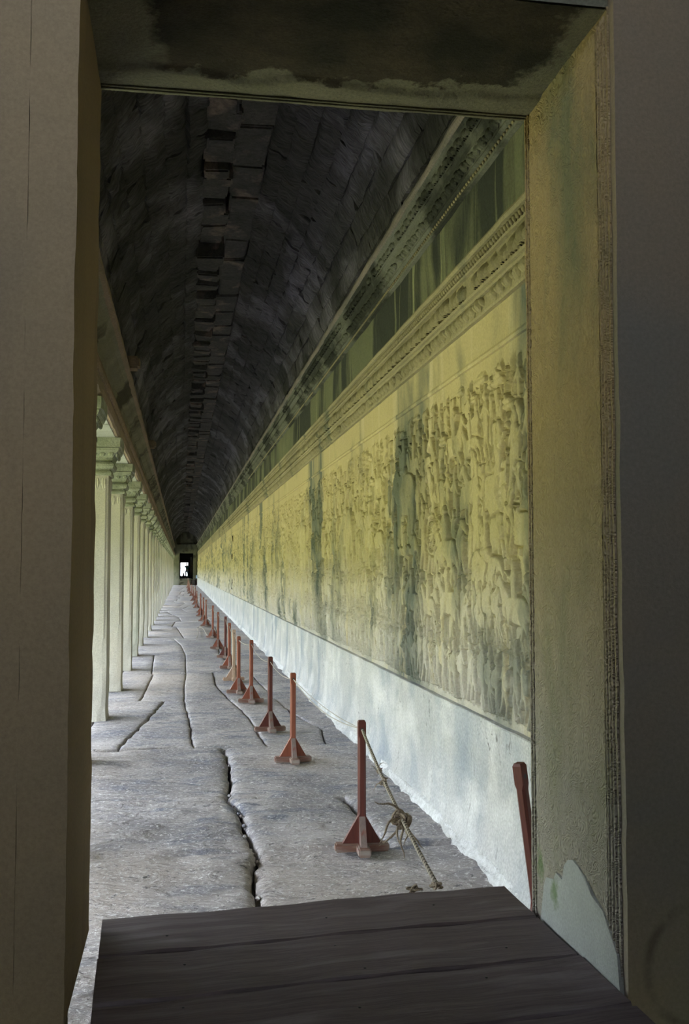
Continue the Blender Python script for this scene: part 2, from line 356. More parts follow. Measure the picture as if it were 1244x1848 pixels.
# ------------------------------------------------------------------ right wall: plinth, relief, carved bands, frieze, cornice
wr = G().box(XW+.05, XW+.9, Y0-.05, Y1+.3, FL-.3, 2.75).obj('wall_right', m_dark); struct(wr, 'long right wall of carved sandstone bas-relief')
ys = np.array(ysteps(Y0+.02, Y1, .03, .006)); zs = np.concatenate([np.linspace(FL-.05, FL+.2, 16), np.linspace(FL+.22, -.85, 30)])
Yg, Zg = np.meshgrid(ys, zs, indexing='ij')
foot = np.exp(-(Zg-FL)/.10)*(.05+.06*fbm(Yg*1.5, 0, 0, 3))
Xg = 1.705-np.clip(foot, 0, .2)-.006*fbm(Yg*3, Zg*3)-.012*np.exp(-(Zg-FL)/.25)*fbm(Yg*14, Zg*14)
Xg += .012*(np.abs(Zg-(-1.0+.01*vn(Yg, 0)))<.0) 
for yc, dz in ((6.05, .9), (8.9, .8), (13.2, .8), (19, .8)):                      # upright stone joints in the plinth
    Xg += .012*np.exp(-((Yg-yc-.02*vn(Zg*6, yc))/(.006+yc*.0006))**2)
Pv, Pf = gridface(np.stack([Xg, Yg, Zg], -1)); fast('plinth', Pv, Pf[:, ::-1], m_plinth, wr, True)
extrude('plinth_ledge', [(XW+.06, -.856), (1.706, -.856), (1.701, -.851), (1.706, -.846), (XW+.06, -.843)], Y0+.02, Y1, m_plinth, wr, .006, .05, k=.012)
# pale efflorescence crust along the foot
ys = np.array(ysteps(Y0+.02, 60, .03, .008)); t = np.linspace(0, 1, 7); Yg, T = np.meshgrid(ys, t, indexing='ij')
wd = .012+.04*np.clip(fbm(Yg*2.2, 5.)+.2, 0, 1)
Vc = np.stack([1.67-wd*(1-T)**1.5+.012*fbm(Yg*12, T*3), Yg, FL+.0+(.02+.05*T**1.2)+.015*fbm(Yg*10, T*4+9)], -1); Vc[:, 0, 2] -= .03*0; Vc[:, -1, 0] += .05
Vc = np.concatenate([Vc[:, :1]+np.array([-.01, 0, -.05]), Vc], 1)
cv, cf = gridface(Vc); fast('foot_crust', cv, cf[:, ::-1], m_crust, wr, True)

# carved relief as a height field of stamped figures
def seg(Hf, SD, Y, Z, p, q, r0, r1, h, s, ed):
    dx, dz = q[0]-p[0], q[1]-p[1]; L = dx*dx+dz*dz+1e-9
    t = np.clip(((Y-p[0])*dx+(Z-p[1])*dz)/L, 0, 1); r = r0+(r1-r0)*t
    d = (np.sqrt((Y-p[0]-t*dx)**2+(Z-p[1]-t*dz)**2)-r)*s
    np.minimum(SD, d, out=SD)
    np.maximum(Hf, np.where(d < 0, h*(.72*np.clip(-d/ed, 0, 1)**.5+.28*np.clip(-d/(r*s+1e-6), 0, 1)), 0), out=Hf)
def soldier(D, r):
    a = r.uniform(.5, 1.3)*D; b = r.uniform(-.3, .5)*D
    L = [((0, .48), (.10*a, .27), .065, .05, .8), ((.10*a, .27), (.02*a+.02*D, .02), .045, .03, .75), ((.02*a, .02), (.02*a+.09*D, .01), .025, .02, .6),
         ((0, .48), (-.07*a, .26), .065, .05, .9), ((-.07*a, .26), (-.19*a, .03), .045, .03, .85), ((0, .46), (0, .52), .10, .10, .95),
         ((0, .50), (.02*D, .76), .075, .105, 1), ((.03*D, .9), (.04*D, .92), .07, .06, 1), ((.02*D, .97), (-.02*D, 1.08), .05, .015, .9),
         ((.07*D, .76), (.19*D, .64+.1*b), .04, .033, 1.1), ((.19*D, .64+.1*b), (.27*D, .82+.2*b), .033, .028, 1.1), ((-.05*D, .77), (-.14*D, .62), .04, .03, .8)]
    k = r.random()
    if k < .55: L.append(((.26*D, .25), (.30*D+.06*b, 1.45), .016, .012, .8))
    if k > .4: L.append(((.12*D, .56), (.12*D, .66), .13, .13, 1.15)); L.append(((.12*D, .60), (.12*D, .62), .07, .07, 1.3))
    if k > .8: L.append(((-.2*D, .3), (.1*D, .52), .03, .02, .7))
    return L
def horse(D, r):
    j = r.uniform(-.08, .1)
    return [((-.32*D, .60), (.28*D, .62), .19, .17, 1), ((.27*D, .66), (.50*D, .98), .12, .08, 1.05), ((.50*D, 1.0), (.68*D, .84), .075, .045, 1.1),
            ((.25*D, .5), (.40*D, .30+j), .07, .045, .9), ((.40*D, .30+j), (.33*D, .03+j), .04, .03, .8), ((.2*D, .5), (.22*D, .03), .06, .03, .7),
            ((-.33*D, .52), (-.24*D, .26), .09, .045, .9), ((-.24*D, .26), (-.36*D, .02), .04, .03, .8), ((-.38*D, .5), (-.5*D, .05), .07, .03, .7),
            ((-.48*D, .62), (-.62*D, .3), .04, .05, .8), ((0, .7), (.02*D, 1.05), .10, .10, 1.2), ((.03*D, 1.18), (.03*D, 1.2), .07, .06, 1.2),
            ((.05*D, 1.0), (.28*D, 1.1), .035, .03, 1.3), ((0, .7), (.14*D, .45), .06, .04, 1.3)]
def elephant(D, r):
    return [((-.3*D, .62), (.22*D, .66), .28, .26, 1.1), ((.40*D, .80), (.44*D, .78), .18, .16, 1.3), ((.55*D, .72), (.64*D, .35), .08, .05, 1.2), ((.64*D, .35), (.76*D, .22), .05, .035, 1.1),
            ((.34*D, .72), (.30*D, .62), .12, .10, 1.6), ((.25*D, .5), (.27*D, .04), .12, .085, 1.0), ((.1*D, .5), (.08*D, .04), .11, .08, .8), ((-.42*D, .5), (-.44*D, .04), .13, .085, 1.0),
            ((-.28*D, .5), (-.26*D, .04), .11, .08, .8), ((0, .9), (0, 1.15), .10, .11, 1.3), ((.02*D, 1.28), (.02*D, 1.32), .08, .06, 1.3), ((.04*D, 1.15), (.3*D, 1.3), .04, .03, 1.2),
            ((-.1*D, .95), (.15*D, .95), .06, .06, 1.4)]
def parasol(D, r): return [((0, 0), (0, .8), .018, .018, .6), ((-.22, .82), (.22, .82), .05, .05, .8), ((-.14, .90), (.14, .90), .05, .05, .9), ((0, .95), (0, 1.02), .06, .02, 1)]
def wheel(D, r):
    L = [((math.cos(a)*.44, .5+math.sin(a)*.44), (math.cos(a+.4)*.44, .5+math.sin(a+.4)*.44), .045, .045, 1) for a in np.arange(0, 6.28, .39)]
    L += [((0, .5), (math.cos(a)*.42, .5+math.sin(a)*.42), .02, .02, .8) for a in np.arange(0, 6.28, .524)]
    return L+[((0, .5), (0.01, .5), .09, .09, 1.2)]
def fan(D, r): return [((0, 0), (.03*k, .3+.1*abs(k)), .02, .09, .8) for k in (-3, -2, -1, 0, 1, 2, 3)]
figs = []
rr = random.Random(5)
def row(z, s, gap, kinds, y0, y1, h, jz=.03):
    y = y0
    while y < y1:
        k = rr.choice(kinds); sc = s*rr.uniform(.85, 1.15); D = 1 if rr.random() < .62 else -1
        figs.append((y, z+rr.uniform(-jz, jz), sc, k, D, h*rr.uniform(.8, 1.15), rr.random()))
        y += gap*sc/s*(1.9 if k in (horse, elephant) else 1)*rr.uniform(.7, 1.3)
YE = 34
row(.86, .30, .16, [soldier, parasol, fan, soldier], 4.6, YE, .020, .06)
row(.55, .36, .15, [soldier, soldier, parasol, horse], 4.6, YE, .024, .06)
row(.26, .42, .17, [soldier, horse, soldier, fan], 4.6, YE, .028, .06)
row(-.05, .44, .17, [soldier, soldier, horse], 4.6, YE, .030, .05)
figs += [(5.25, .05, .62, horse, -1, .034, .3), (5.72, .0, .66, soldier, -1, .036, .9), (5.5, .62, .42, soldier, 1, .030, .6), (6.72, .09, .31, wheel, 1, .026, .5),
         (5.45, -.42, .55, elephant, 1, .040, .4), (6.35, -.2, .5, horse, 1, .034, .4), (7.6, .2, .6, elephant, 1, .03, .4), (10.4, .0, .65, elephant, -1, .03, .4), (8.7, .3, .34, wheel, 1, .026, .5),
         (4.98, .35, .5, soldier, -1, .03, .7), (5.3, .72, .4, parasol, 1, .02, .5), (5.62, .78, .4, parasol, 1, .02, .5), (14.2, 0, .7, elephant, 1, .03, .3)]
row(-.45, .40, .145, [soldier, soldier, soldier, horse], 4.6, YE, .030, .04)
row(-.80, .36, .135, [soldier], 4.6, YE, .030, .015)
def relief_height(ys, zs, mn):
    Yg, Zg = np.meshgrid(ys, zs, indexing='ij'); H = .003*fbm(Yg*3, Zg*3)
    for (yc, zc, s, k, D, h, sd_) in figs:
        if yc < ys[0]-1 or yc > ys[-1]+1: continue
        i0, i1 = np.searchsorted(ys, (yc-.85*s, yc+.85*s)); j0, j1 = np.searchsorted(zs, (zc-.06*s, zc+1.55*s))
        if i1-i0 < 2 or j1-j0 < 2: continue
        U = (Yg[i0:i1, j0:j1]-yc)/s; Vv = (Zg[i0:i1, j0:j1]-zc)/s; F = np.zeros_like(U); SD = np.full_like(U, 9.)
        for p in k(D, random.Random(int(sd_*1e6))):
            seg(F, SD, U, Vv, p[0], p[1], max(p[2], mn/s), max(p[3], mn/s), p[4]*h*1.15, s, .007+mn*.5)
        old = H[i0:i1, j0:j1]
        H[i0:i1, j0:j1] = np.where(SD < 0, F+.22*np.clip(old, 0, .05)+.002, np.where(SD < .0065+mn*.8, np.minimum(old, -.024), old))
    top = np.clip((1.20-Zg)/.03, 0, 1)
    H = H*np.clip((1.17-Zg)/.05, 0, 1)+.0
    er = np.clip(1.25+1.2*fbm(Yg*.9, Zg*1.2+7), .45, 1); H = H*er                     # worn areas
    H += .0022*fbm(Yg*40, Zg*40, 0, 2)
    return Yg, Zg, H
for (ya, yb, dy, dz, nm) in ((Y0+.02, 4.62, .05, .04, 0), (4.62, 8, .007, .0065, .003), (8, 14, .014, .010, .005), (14, 22, .03, .016, .010), (22, 34, .055, .022, .016)):
    ys = np.linspace(ya, yb, int((yb-ya)/dy)+1); zs = np.linspace(-.86, 1.235, int(2.095/dz)+1)
    Yg, Zg, H = relief_height(ys, zs, nm)
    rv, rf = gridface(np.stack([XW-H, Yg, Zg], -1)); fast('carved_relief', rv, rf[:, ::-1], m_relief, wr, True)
ys = np.array(ysteps(34, Y1, .1, .004)); zs = np.linspace(-.86, 1.235, 60); Yg, Zg = np.meshgrid(ys, zs, indexing='ij')
H = np.clip(fbm(Yg*3.2, Zg*5, 0, 3), -.1, .4)*.14*np.clip((1.17-Zg)/.05, 0, 1)
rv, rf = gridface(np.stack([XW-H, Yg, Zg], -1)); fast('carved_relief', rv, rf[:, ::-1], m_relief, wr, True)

def quadprof(name, pts, mat, amp=.006, a=.05, chips=0, k=.012, seed=0):      # open moulding profile on the right wall
    return extrude(name, pts, Y0+.02, Y1, mat, wr, amp, a, closed=False, chips=chips, k=k, seed=seed)
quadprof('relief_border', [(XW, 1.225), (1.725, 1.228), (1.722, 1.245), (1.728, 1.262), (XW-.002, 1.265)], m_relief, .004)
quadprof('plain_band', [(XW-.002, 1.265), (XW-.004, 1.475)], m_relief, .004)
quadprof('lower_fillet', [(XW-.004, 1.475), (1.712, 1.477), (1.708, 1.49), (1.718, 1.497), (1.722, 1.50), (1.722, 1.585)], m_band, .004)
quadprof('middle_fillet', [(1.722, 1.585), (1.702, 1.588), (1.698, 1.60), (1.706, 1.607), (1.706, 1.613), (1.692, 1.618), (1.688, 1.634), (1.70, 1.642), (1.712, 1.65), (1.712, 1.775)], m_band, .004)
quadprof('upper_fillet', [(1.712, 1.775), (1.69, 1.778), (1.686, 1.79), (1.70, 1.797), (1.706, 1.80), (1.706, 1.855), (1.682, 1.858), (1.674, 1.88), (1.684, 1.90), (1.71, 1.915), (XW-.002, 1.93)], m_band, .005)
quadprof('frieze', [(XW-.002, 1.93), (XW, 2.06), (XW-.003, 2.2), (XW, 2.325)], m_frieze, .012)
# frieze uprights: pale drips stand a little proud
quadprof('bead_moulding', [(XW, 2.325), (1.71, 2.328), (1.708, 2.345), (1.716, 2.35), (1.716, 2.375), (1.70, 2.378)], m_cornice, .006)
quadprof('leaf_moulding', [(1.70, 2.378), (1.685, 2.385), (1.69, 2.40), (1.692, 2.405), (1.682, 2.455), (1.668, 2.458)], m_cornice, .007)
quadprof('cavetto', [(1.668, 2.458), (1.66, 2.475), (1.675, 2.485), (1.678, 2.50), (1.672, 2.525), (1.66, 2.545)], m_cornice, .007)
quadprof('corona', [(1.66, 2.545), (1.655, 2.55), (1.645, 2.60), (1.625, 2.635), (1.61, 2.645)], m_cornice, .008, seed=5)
extrude('cornice_lip', [(1.61, 2.645), (1.597, 2.65), (1.590, 2.672), (1.594, 2.698), (1.66, 2.71), (1.80, 2.72), (1.80, 2.645)], Y0+.02, Y1, m_lip, wr, .014, .06, chips=.06)

# carved leaves and rosettes of the bands
def petal(g, y, z, w, h, tilt, x=0., d=.02):
    n = 4
    vs = []
    for i in range(n+1):
        t = i/n; ww = w*math.sin(math.pi*(.18+.82*t))**.8 if i < n else .001
        bulge = d*math.sin(math.pi*min(1, t*.75+.25)); cy = y+tilt*t*h; zz = z+h*t
        vs += [(x+0, cy-ww, zz), (x-bulge*.9, cy-ww*.5, zz), (x-bulge*.55, cy, zz), (x-bulge*.9, cy+ww*.5, zz), (x, cy+ww, zz)]
    g.add(vs, [(i*5+j, (i+1)*5+j, (i+1)*5+j+1, i*5+j+1) for i in range(n) for j in range(4)])
def leaf_unit(w, h, d):
    g = G(); petal(g, -w*.30, 0, w*.20, h*.8, -.35, 0, d*.8); petal(g, w*.30, 0, w*.20, h*.8, .35, 0, d*.8); petal(g, 0, 0, w*.24, h, 0, -.004, d)
    g.ball((-.006, 0, h*.16), (d*.7, w*.14, h*.14), 6, 4); return g
def leafrow(name, x, z, w, h, d, per, yind, yend, mat, flip=False, seed=1):
    r = random.Random(seed); u = leaf_unit(w, h, d); v = [(a, b, (h-c if flip else c)) for a, b, c in u.v]
    first = obj(name, v, u.f, mat, wr, True); first.location = (x, Y0+1.55, z); stuff = G(); y = Y0+1.55+per
    while y < yend:
        s = r.uniform(.82, 1.08); missing = r.random() < .06
        if y < yind:
            if not missing:
                c = first.copy(); C.objects.link(c); c.location = (x+r.uniform(0, .004), y, z); c.scale = (r.uniform(.75, 1.15), s, r.uniform(.9, 1.04))
        else: stuff.add([(x+a*1.0, y+b, z+c) for a, b, c in v], u.f)
        y += per
    o = stuff.obj('far_'+name, mat, wr, True); o['kind'] = 'stuff'
leafrow('lotus_leaf', 1.712, 1.655, .15, .118, .058, .165, 15, 42, m_band)
leafrow('small_rosette', 1.722, 1.502, .12, .08, .042, .135, 13, 36, m_band, True, 2)
leafrow('cornice_leaf', 1.685, 2.40, .105, .058, .045, .12, 12, 34, m_cornice, True, 3)
leafrow('crown_leaf', 1.652, 2.555, .125, .08, .045, .14, 12, 34, m_cornice, False, 4)
g = G(); y = Y0+1.4
while y < 26:
    g.ball((1.700, y, 1.828), (.020, .016, .021), 6, 4)
    g.ball((1.712, y, 2.362), (.012, .016, .012), 6, 4); y += .048
g.obj('bead_rows', m_band, wr, True)['kind'] = 'stuff'

# ------------------------------------------------------------------ ceiling: corbelled vault
RP = [(1.70, 2.70), (1.685, 2.90), (1.64, 3.10), (1.56, 3.29), (1.44, 3.47), (1.29, 3.63), (1.12, 3.77), (.95, 3.89), (.78, 3.99)]
LP = [(-.74, 2.40), (-.74, 2.66), (-.70, 2.90), (-.62, 3.12), (-.50, 3.33), (-.34, 3.53), (-.16, 3.71), (.03, 3.87), (.20, 3.98)]
shell = [(p[0]+.16, p[1]+.06) for p in RP]+[(.9, 4.3), (.1, 4.3)]+[(p[0]-.16, p[1]+.06) for p in LP[::-1]]
outer = [(x+(.35 if x > .5 else -.35), z+.45) for x, z in shell]
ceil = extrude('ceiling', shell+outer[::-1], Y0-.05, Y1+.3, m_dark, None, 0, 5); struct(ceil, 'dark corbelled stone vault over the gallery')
farv = G()
def vblock(a, b, y0, y1, inn, rough, detail=True):
    """one vault stone between profile points a, b; (nx, nz) outward; near stones get a rough face"""
    a = Vector((a[0], 0, a[1])); b = Vector((b[0], 0, b[1])); t = (b-a); L = t.length; t.normalize(); nn = Vector((t.z, 0, -t.x))*(1 if inn > 0 else -1)
    nu, nv = (6, max(5, int((y1-y0)/.075))) if detail else (2, 2)
    off = rnd.uniform(-.008, .012); tl = rnd.uniform(-.02, .02)
    vs = []; sd_ = rnd.uniform(0, 50)
    for i in range(nu+1):
        for j in range(nv+1):
            u, w = i/nu, j/nv; p = a+t*(L*(.008+.984*u)); yv = y0+.006+(y1-y0-.012)*w
            e = min(u, 1-u, w*3, (1-w)*3); rim = -.012*math.exp(-e*18)
            nz = float(vn(yv*11+u*1.5+sd_, u*2.0, sd_))*rough*1.7+float(vn(yv*3, u*3+sd_, 0))*rough
            vs.append(p-nn*(off+tl*(u-.5)+rim+nz)+Vector((0, yv, 0)))
    f = [(i*(nv+1)+j, i*(nv+1)+j+1, (i+1)*(nv+1)+j+1, (i+1)*(nv+1)+j) for i in range(nu) for j in range(nv)]
    ring = [j for j in range(nv+1)]+[i*(nv+1)+nv for i in range(1, nu+1)]+[nu*(nv+1)+j for j in range(nv-1, -1, -1)]+[i*(nv+1) for i in range(nu-1, 0, -1)]
    n0 = len(vs); vs += [vs[q]+nn*.16 for q in ring]; K = len(ring)
    f += [(ring[q], ring[(q+1) % K], n0+(q+1) % K, n0+q) for q in range(K)]
    if inn > 0: f = [tuple(reversed(q)) for q in f]
    return vs, f
for side, P in ((1, RP), (-1, LP)):
    for k in range(8):
        y = Y0+.0-rnd.uniform(0, .8); cnt = 0
        while y < Y1:
            y2 = y+rnd.uniform(.8, 1.5) if y < 24 else y+rnd.uniform(2, 3)
            ya = max(y, Y0+.01); yb = min(y2, Y1)
            if yb-ya > .05:
                near = ya < 22
                vs, f = vblock(P[k], P[k+1], ya, yb, side, .035 if k > 2 else .016, near)
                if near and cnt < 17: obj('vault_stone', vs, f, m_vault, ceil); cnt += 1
                else: farv.add(vs, f)
            y = y2
farv.obj('far_vault_stones', m_vault, ceil)['kind'] = 'stuff'
farc = G()
for side in (0, 1):
    y = Y0-.2; c = 0
    while y < Y1:
        y2 = y+(rnd.uniform(.22, .5) if side == 0 else rnd.uniform(.45, .95))*(1 if y < 30 else 2.5)
        x0, x1 = (.18, .47) if side == 0 else (.475, .80)
        z = (3.93+rnd.uniform(-.05, .08)) if side == 0 else 4.03+rnd.uniform(-.02, .03)
        if side == 0 and rnd.random() < .12: z += .16
        ya = max(y, Y0+.01)
        if y2 > ya+.04:
            g = G().box(x0+rnd.uniform(-.03, .02), x1+rnd.uniform(-.03, .03), ya+.008, min(y2, Y1)-.008, z, 4.28, .02 if y < 25 else 0)
            g.v = [(p[0]+float(vn(p[0]*9, p[1]*9, p[2]*9))*.04, p[1]+float(vn(p[1]*8, p[0]*9, p[2]*7))*.035, p[2]+float(vn(p[0]*7, p[2]*9, p[1]*5))*(.05 if p[2] < 4.2 else 0)) for p in g.v]
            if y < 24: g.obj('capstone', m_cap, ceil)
            else: farc.add(g.v, g.f)
        y = y2
farc.obj('far_capstones', m_cap, ceil)['kind'] = 'stuff'

# ------------------------------------------------------------------ left side: columns, architrave, upper wall, aisle roof
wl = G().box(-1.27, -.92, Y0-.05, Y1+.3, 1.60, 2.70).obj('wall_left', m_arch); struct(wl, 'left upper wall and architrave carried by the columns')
y = 8.78-2.72*2.5; k = 0
while y < Y1:
    ya, yb = max(y, Y0), min(y+2.72, Y1)
    if yb-ya > .1:
        bmx = G().box(-1.27, -.715, ya+.004, yb-.004, 1.445, 1.61, .012)
        bmx.obj('architrave_block', m_soffit, wl)
    y += 2.72
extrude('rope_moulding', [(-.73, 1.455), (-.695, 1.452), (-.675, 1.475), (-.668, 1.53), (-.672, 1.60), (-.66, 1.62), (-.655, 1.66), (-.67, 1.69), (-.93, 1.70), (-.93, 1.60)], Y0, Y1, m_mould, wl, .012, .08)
g = G(); y = Y0+1
while y < 45:
    w = .032 if y < 25 else .06
    g.ball((-.662, y, 1.625), (.024, w*.55, .052), 6, 4); y += w*2.2
g.obj('rope_moulding_teeth', m_mould, wl, True)['kind'] = 'stuff'
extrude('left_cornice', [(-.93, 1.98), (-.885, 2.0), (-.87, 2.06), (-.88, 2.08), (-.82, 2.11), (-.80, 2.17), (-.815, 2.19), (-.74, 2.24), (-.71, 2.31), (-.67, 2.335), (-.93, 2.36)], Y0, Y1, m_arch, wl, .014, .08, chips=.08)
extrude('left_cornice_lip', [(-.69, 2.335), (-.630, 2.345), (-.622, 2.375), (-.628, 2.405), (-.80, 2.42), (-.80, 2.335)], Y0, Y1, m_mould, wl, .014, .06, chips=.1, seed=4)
for yy_, zz in ((12.2, 2.44), (20.2, 2.44)):          # stubs of stone left above the cornice
    o = G().box(-.74, -.52, yy_, yy_+.26, zz, zz+.15, .03).obj('stone_stub', m_mould, wl); o.rotation_euler = (0, 0, 0)
# aisle roof (half vault) and its outer beam
roofp = [(-1.2, 2.55), (-1.6, 2.45), (-2.1, 2.15), (-2.6, 1.7), (-3.0, 1.15), (-3.35, .98), (-3.35, .70), (-3.0, .70), (-2.85, .98), (-2.45, 1.45), (-2.0, 1.85), (-1.5, 2.1), (-1.2, 2.15)]
ar = extrude('ceiling_aisle', roofp, Y0-1, Y1+1, m_dark, None, .0, 3); struct(ar, 'half vault roof over the outer aisle')
g = G(); y = 8.78-5.44
while y < Y1+1: g.box(-3.3, -3.0, y-.15, y+.15, FL-.3, .72, .01); y += 2.72
o = g.obj('outer_pillars', m_col, ar); o['kind'] = 'stuff'

def column(y, i):
    root = empty('gallery_column', (-1.0, y, FL))
    hw = .21; H = 1.036-FL; nz = 26 if i < 10 else 8; nx = 8 if i < 8 else 3
    V_ = []
    per = []
    for a in range(4):
        for q in range(nx):
            t = -1+2*q/nx
            per.append(((t, -1), (1, t), (-t, 1), (-1, -t))[a])
    zs_ = [0, .04, .1, .18, .28]+list(np.linspace(.42, H, nz)) if nz > 8 else list(np.linspace(0, H, nz))
    sd_ = i*7.3
    for z in zs_:
        w = hw*(1-.02*z/H) + (.012*math.exp(-z/.25)*math.sin(sd_)) - .012*math.exp(-((z-.12)/.12)**2)*(1 if i % 3 else .3)
        for (px, py) in per:
            c = 1-.035*(abs(px) > .98 and abs(py) > .98)
            n_ = float(vn(px*3+sd_, py*3, z*3))*.005+(float(vn(px*9+sd_, py*9, z*12))*.014*math.exp(-z*1.6))
            V_.append((px*c*(w+n_), py*c*(w+n_), z))
    n = len(per); F_ = [(k*n+j, k*n+(j+1) % n, (k+1)*n+(j+1) % n, (k+1)*n+j) for k in range(len(zs_)-1) for j in range(n)]
    F_ += [tuple(range(n))[::-1], tuple((len(zs_)-1)*n+j for j in range(n))]
    obj('shaft', V_, F_, m_col, root)
    if i < 12:                                            # incised border and pointed leaves under the capital
        g = G()
        for sx in (-1, 1):
            g.box(sx*.165-.006, sx*.165+.006, -hw-.004, -hw+.01, .9, H-.02)
        for k in range(5):
            x = -.15+.075*k; petal(g2 := G(), 0, 0, .03, .13, 0, 0, .012)
            g.add([(x+b, -hw+.002+a, H-.03-c) for a, b, c in g2.v], g2.f)
            g.add([(hw-.002-a, x+b, H-.03-c) for a, b, c in g2.v], g2.f)
        g.obj('shaft_carving', m_col, root)['kind'] = 'stuff'
    prof = [(.212, 0), (.232, .005), (.236, .03), (.228, .052), (.215, .06), (.215, .07), (.25, .078), (.262, .10), (.262, .125), (.25, .145), (.225, .152), (.225, .165),
            (.245, .17), (.252, .195), (.285, .235), (.318, .27), (.326, .295), (.318, .303), (.340, .308), (.343, .36), (.343, .408)]
    V_ = []; q = 6 if i < 10 else 2
    for (w, z) in prof:
        for a in range(4):
            for j in range(q):
                t = -1+2*j/q; px, py = ((t, -1), (1, t), (-t, 1), (-1, -t))[a]
                c = .97 if j == 0 else 1; n_ = float(vn(px*2+sd_, py*2, z*14))*.014+(.006*math.sin(t*22) if .165 < z < .3 else 0)
                V_.append((px*c*(w+n_), py*c*(w+n_), H+z))
    n = 4*q; L = len(prof); F_ = [(k*n+j, k*n+(j+1) % n, (k+1)*n+(j+1) % n, (k+1)*n+j) for k in range(L-1) for j in range(n)]+[tuple((L-1)*n+j for j in range(n))]
    cp = obj('capital', V_, F_, m_capital, root)
    if i < 6:
        g = G()
        for k in range(6):
            x = -.23+.092*k
            g.ball((x, -.285, H+.235), (.036, .018, .035), 6, 4); g.ball((.285, x, H+.235), (.018, .036, .035), 6, 4)
        g.obj('carved_scrolls', m_capital, cp)['kind'] = 'stuff'
    return root
names = ['first', 'second', 'third', 'fourth', 'fifth', 'sixth', 'seventh', 'eighth', 'ninth', 'tenth', 'eleventh', 'twelfth', 'thirteenth', 'fourteenth', 'fifteenth', 'sixteenth']
for i in range(-2, 37):
    y = 11.5+2.72*(i-1)+(.06*math.sin(i*5.1) if i > 0 else 0)
    if y > Y1-.3 or y < Y0+.3: continue
    c = column(y, i if i > 0 else 5)
    if i < 1:
        tag(c, 'square sandstone column hidden mostly behind the left door jamb'+(', nearer the doorway' if i == -1 else ', just before the first fully visible column'), 'column', 'square columns along the left side of the gallery')
    elif i <= 16: tag(c, 'square pale sandstone column with moulded capital, %s in the row from the left door jamb' % names[i-1], 'column', 'square columns along the left side of the gallery')
    else: tag(c, 'distant pale sandstone column, tightly overlapped in the row beyond the sixteenth', 'column', 'square columns along the left side of the gallery')

# ------------------------------------------------------------------ doorway wall around the camera's opening
JL, JR, YN, TP = -.268, 1.150, 2.53, 1.54
wf = G().box(-2.2, JL-.14, YN+.01, Y0, FL-.3, 4.4).box(JR+.14, 3.0, YN+.01, Y0, FL-.3, 4.4).box(JL-.14, JR+.14, YN+.01, Y0, TP+.2, 4.4).obj('wall_front', m_jamb2)
struct(wf, 'thick stone wall with the doorway the gallery is seen through')
def worn_slab(name, x0, x1, y0, y1, z0, z1, mat, parent, nz=60, amp=.004, cut=None):
    per = [(x0, y0), (x0+(x1-x0)*.5, y0), (x1, y0), (x1, y0+(y1-y0)*.5), (x1, y1), (x0+(x1-x0)*.5, y1), (x0, y1), (x0, (y0+y1)/2)]
    zs_ = np.linspace(z0, z1, nz); V_ = []
    for z in zs_:
        for j, (px, py) in enumerate(per):
            a = amp*(1 if j % 2 == 0 else .5)
            dx = a*float(fbm(z*8, px*3, py*3, 4)); dy = a*float(fbm(z*8+9, px*3, py*3, 4)); q = (px+dx, py+dy)
            if cut: q = cut(j, q, z)
            V_.append((*q, z))
    n = 8; F_ = [(k*n+j, k*n+(j+1) % n, (k+1)*n+(j+1) % n, (k+1)*n+j) for k in range(nz-1) for j in range(n)]+[tuple(range(n))[::-1], tuple((nz-1)*n+j for j in range(n))]
    return obj(name, V_, F_, mat, parent)
def lcut(j, q, z):
    if z < -1.10 and j in (2, 3, 4): return (q[0]-min(.07, (-1.10-z)*.32), q[1])
    return q
worn_slab('left_jamb', JL-.118, JL, YN, Y0+.004, FL-.2, TP+.02, m_jamb, wf, 110, .006, lcut)
worn_slab('left_wall_face', -2.2, JL-.1185, YN+.001, YN+.1, FL-.2, 4.3, m_jamb, wf, 60, .003)
# right jamb with carved reveal and moulded borders
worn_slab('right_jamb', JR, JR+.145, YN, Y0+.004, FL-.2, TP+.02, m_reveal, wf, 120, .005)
worn_slab('right_wall_face', JR+.006, 3.0, YN-.03, YN+.1, FL-.2, 4.3, m_jamb2, wf, 120, .006)
g = G()
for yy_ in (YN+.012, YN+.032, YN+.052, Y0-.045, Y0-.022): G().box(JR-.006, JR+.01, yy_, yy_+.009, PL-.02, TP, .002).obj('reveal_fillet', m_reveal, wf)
# fine scroll carving on the reveal: raised worm-like tendrils in low relief
ys = np.arange(YN+.07, Y0-.05, .006); zs = np.arange(PL-.02, TP-.01, .006); Yg, Zg = np.meshgrid(ys, zs, indexing='ij')
wx = fbm(Yg*9+2, Zg*9, 0, 2)*.5; r1 = np.sin((Yg+wx*.06)*2*np.pi/.048)*np.sin((Zg+wx*.07)*2*np.pi/.055+np.floor((Yg+wx*.06)/.048)*1.57)
sp_ = np.sin(fbm(Yg*11, Zg*11, 3, 2)*34)
Hh = .0016*np.tanh(2*sp_)+.0012*r1; wear = np.clip(.55+1.6*fbm(Yg*1.6, Zg*1.4, 4), .15, 1); Hh = Hh*wear
pm = Zg < np.interp(Yg, [2.52, 2.539, 2.578, 2.629, 2.752, 2.835, 2.873, 2.996, 3.076, 3.108], [-1.12, -1.014, -.969, -.93, -.874, -.851, -.862, -.956, -.996, -1.12]); Hh = np.where(pm, -.004, Hh)
rv, rf = gridface(np.stack([JR-.0035-Hh, Yg, Zg], -1)); fast('scroll_carving', rv, rf[:, ::-1], m_reveal, wf, True)
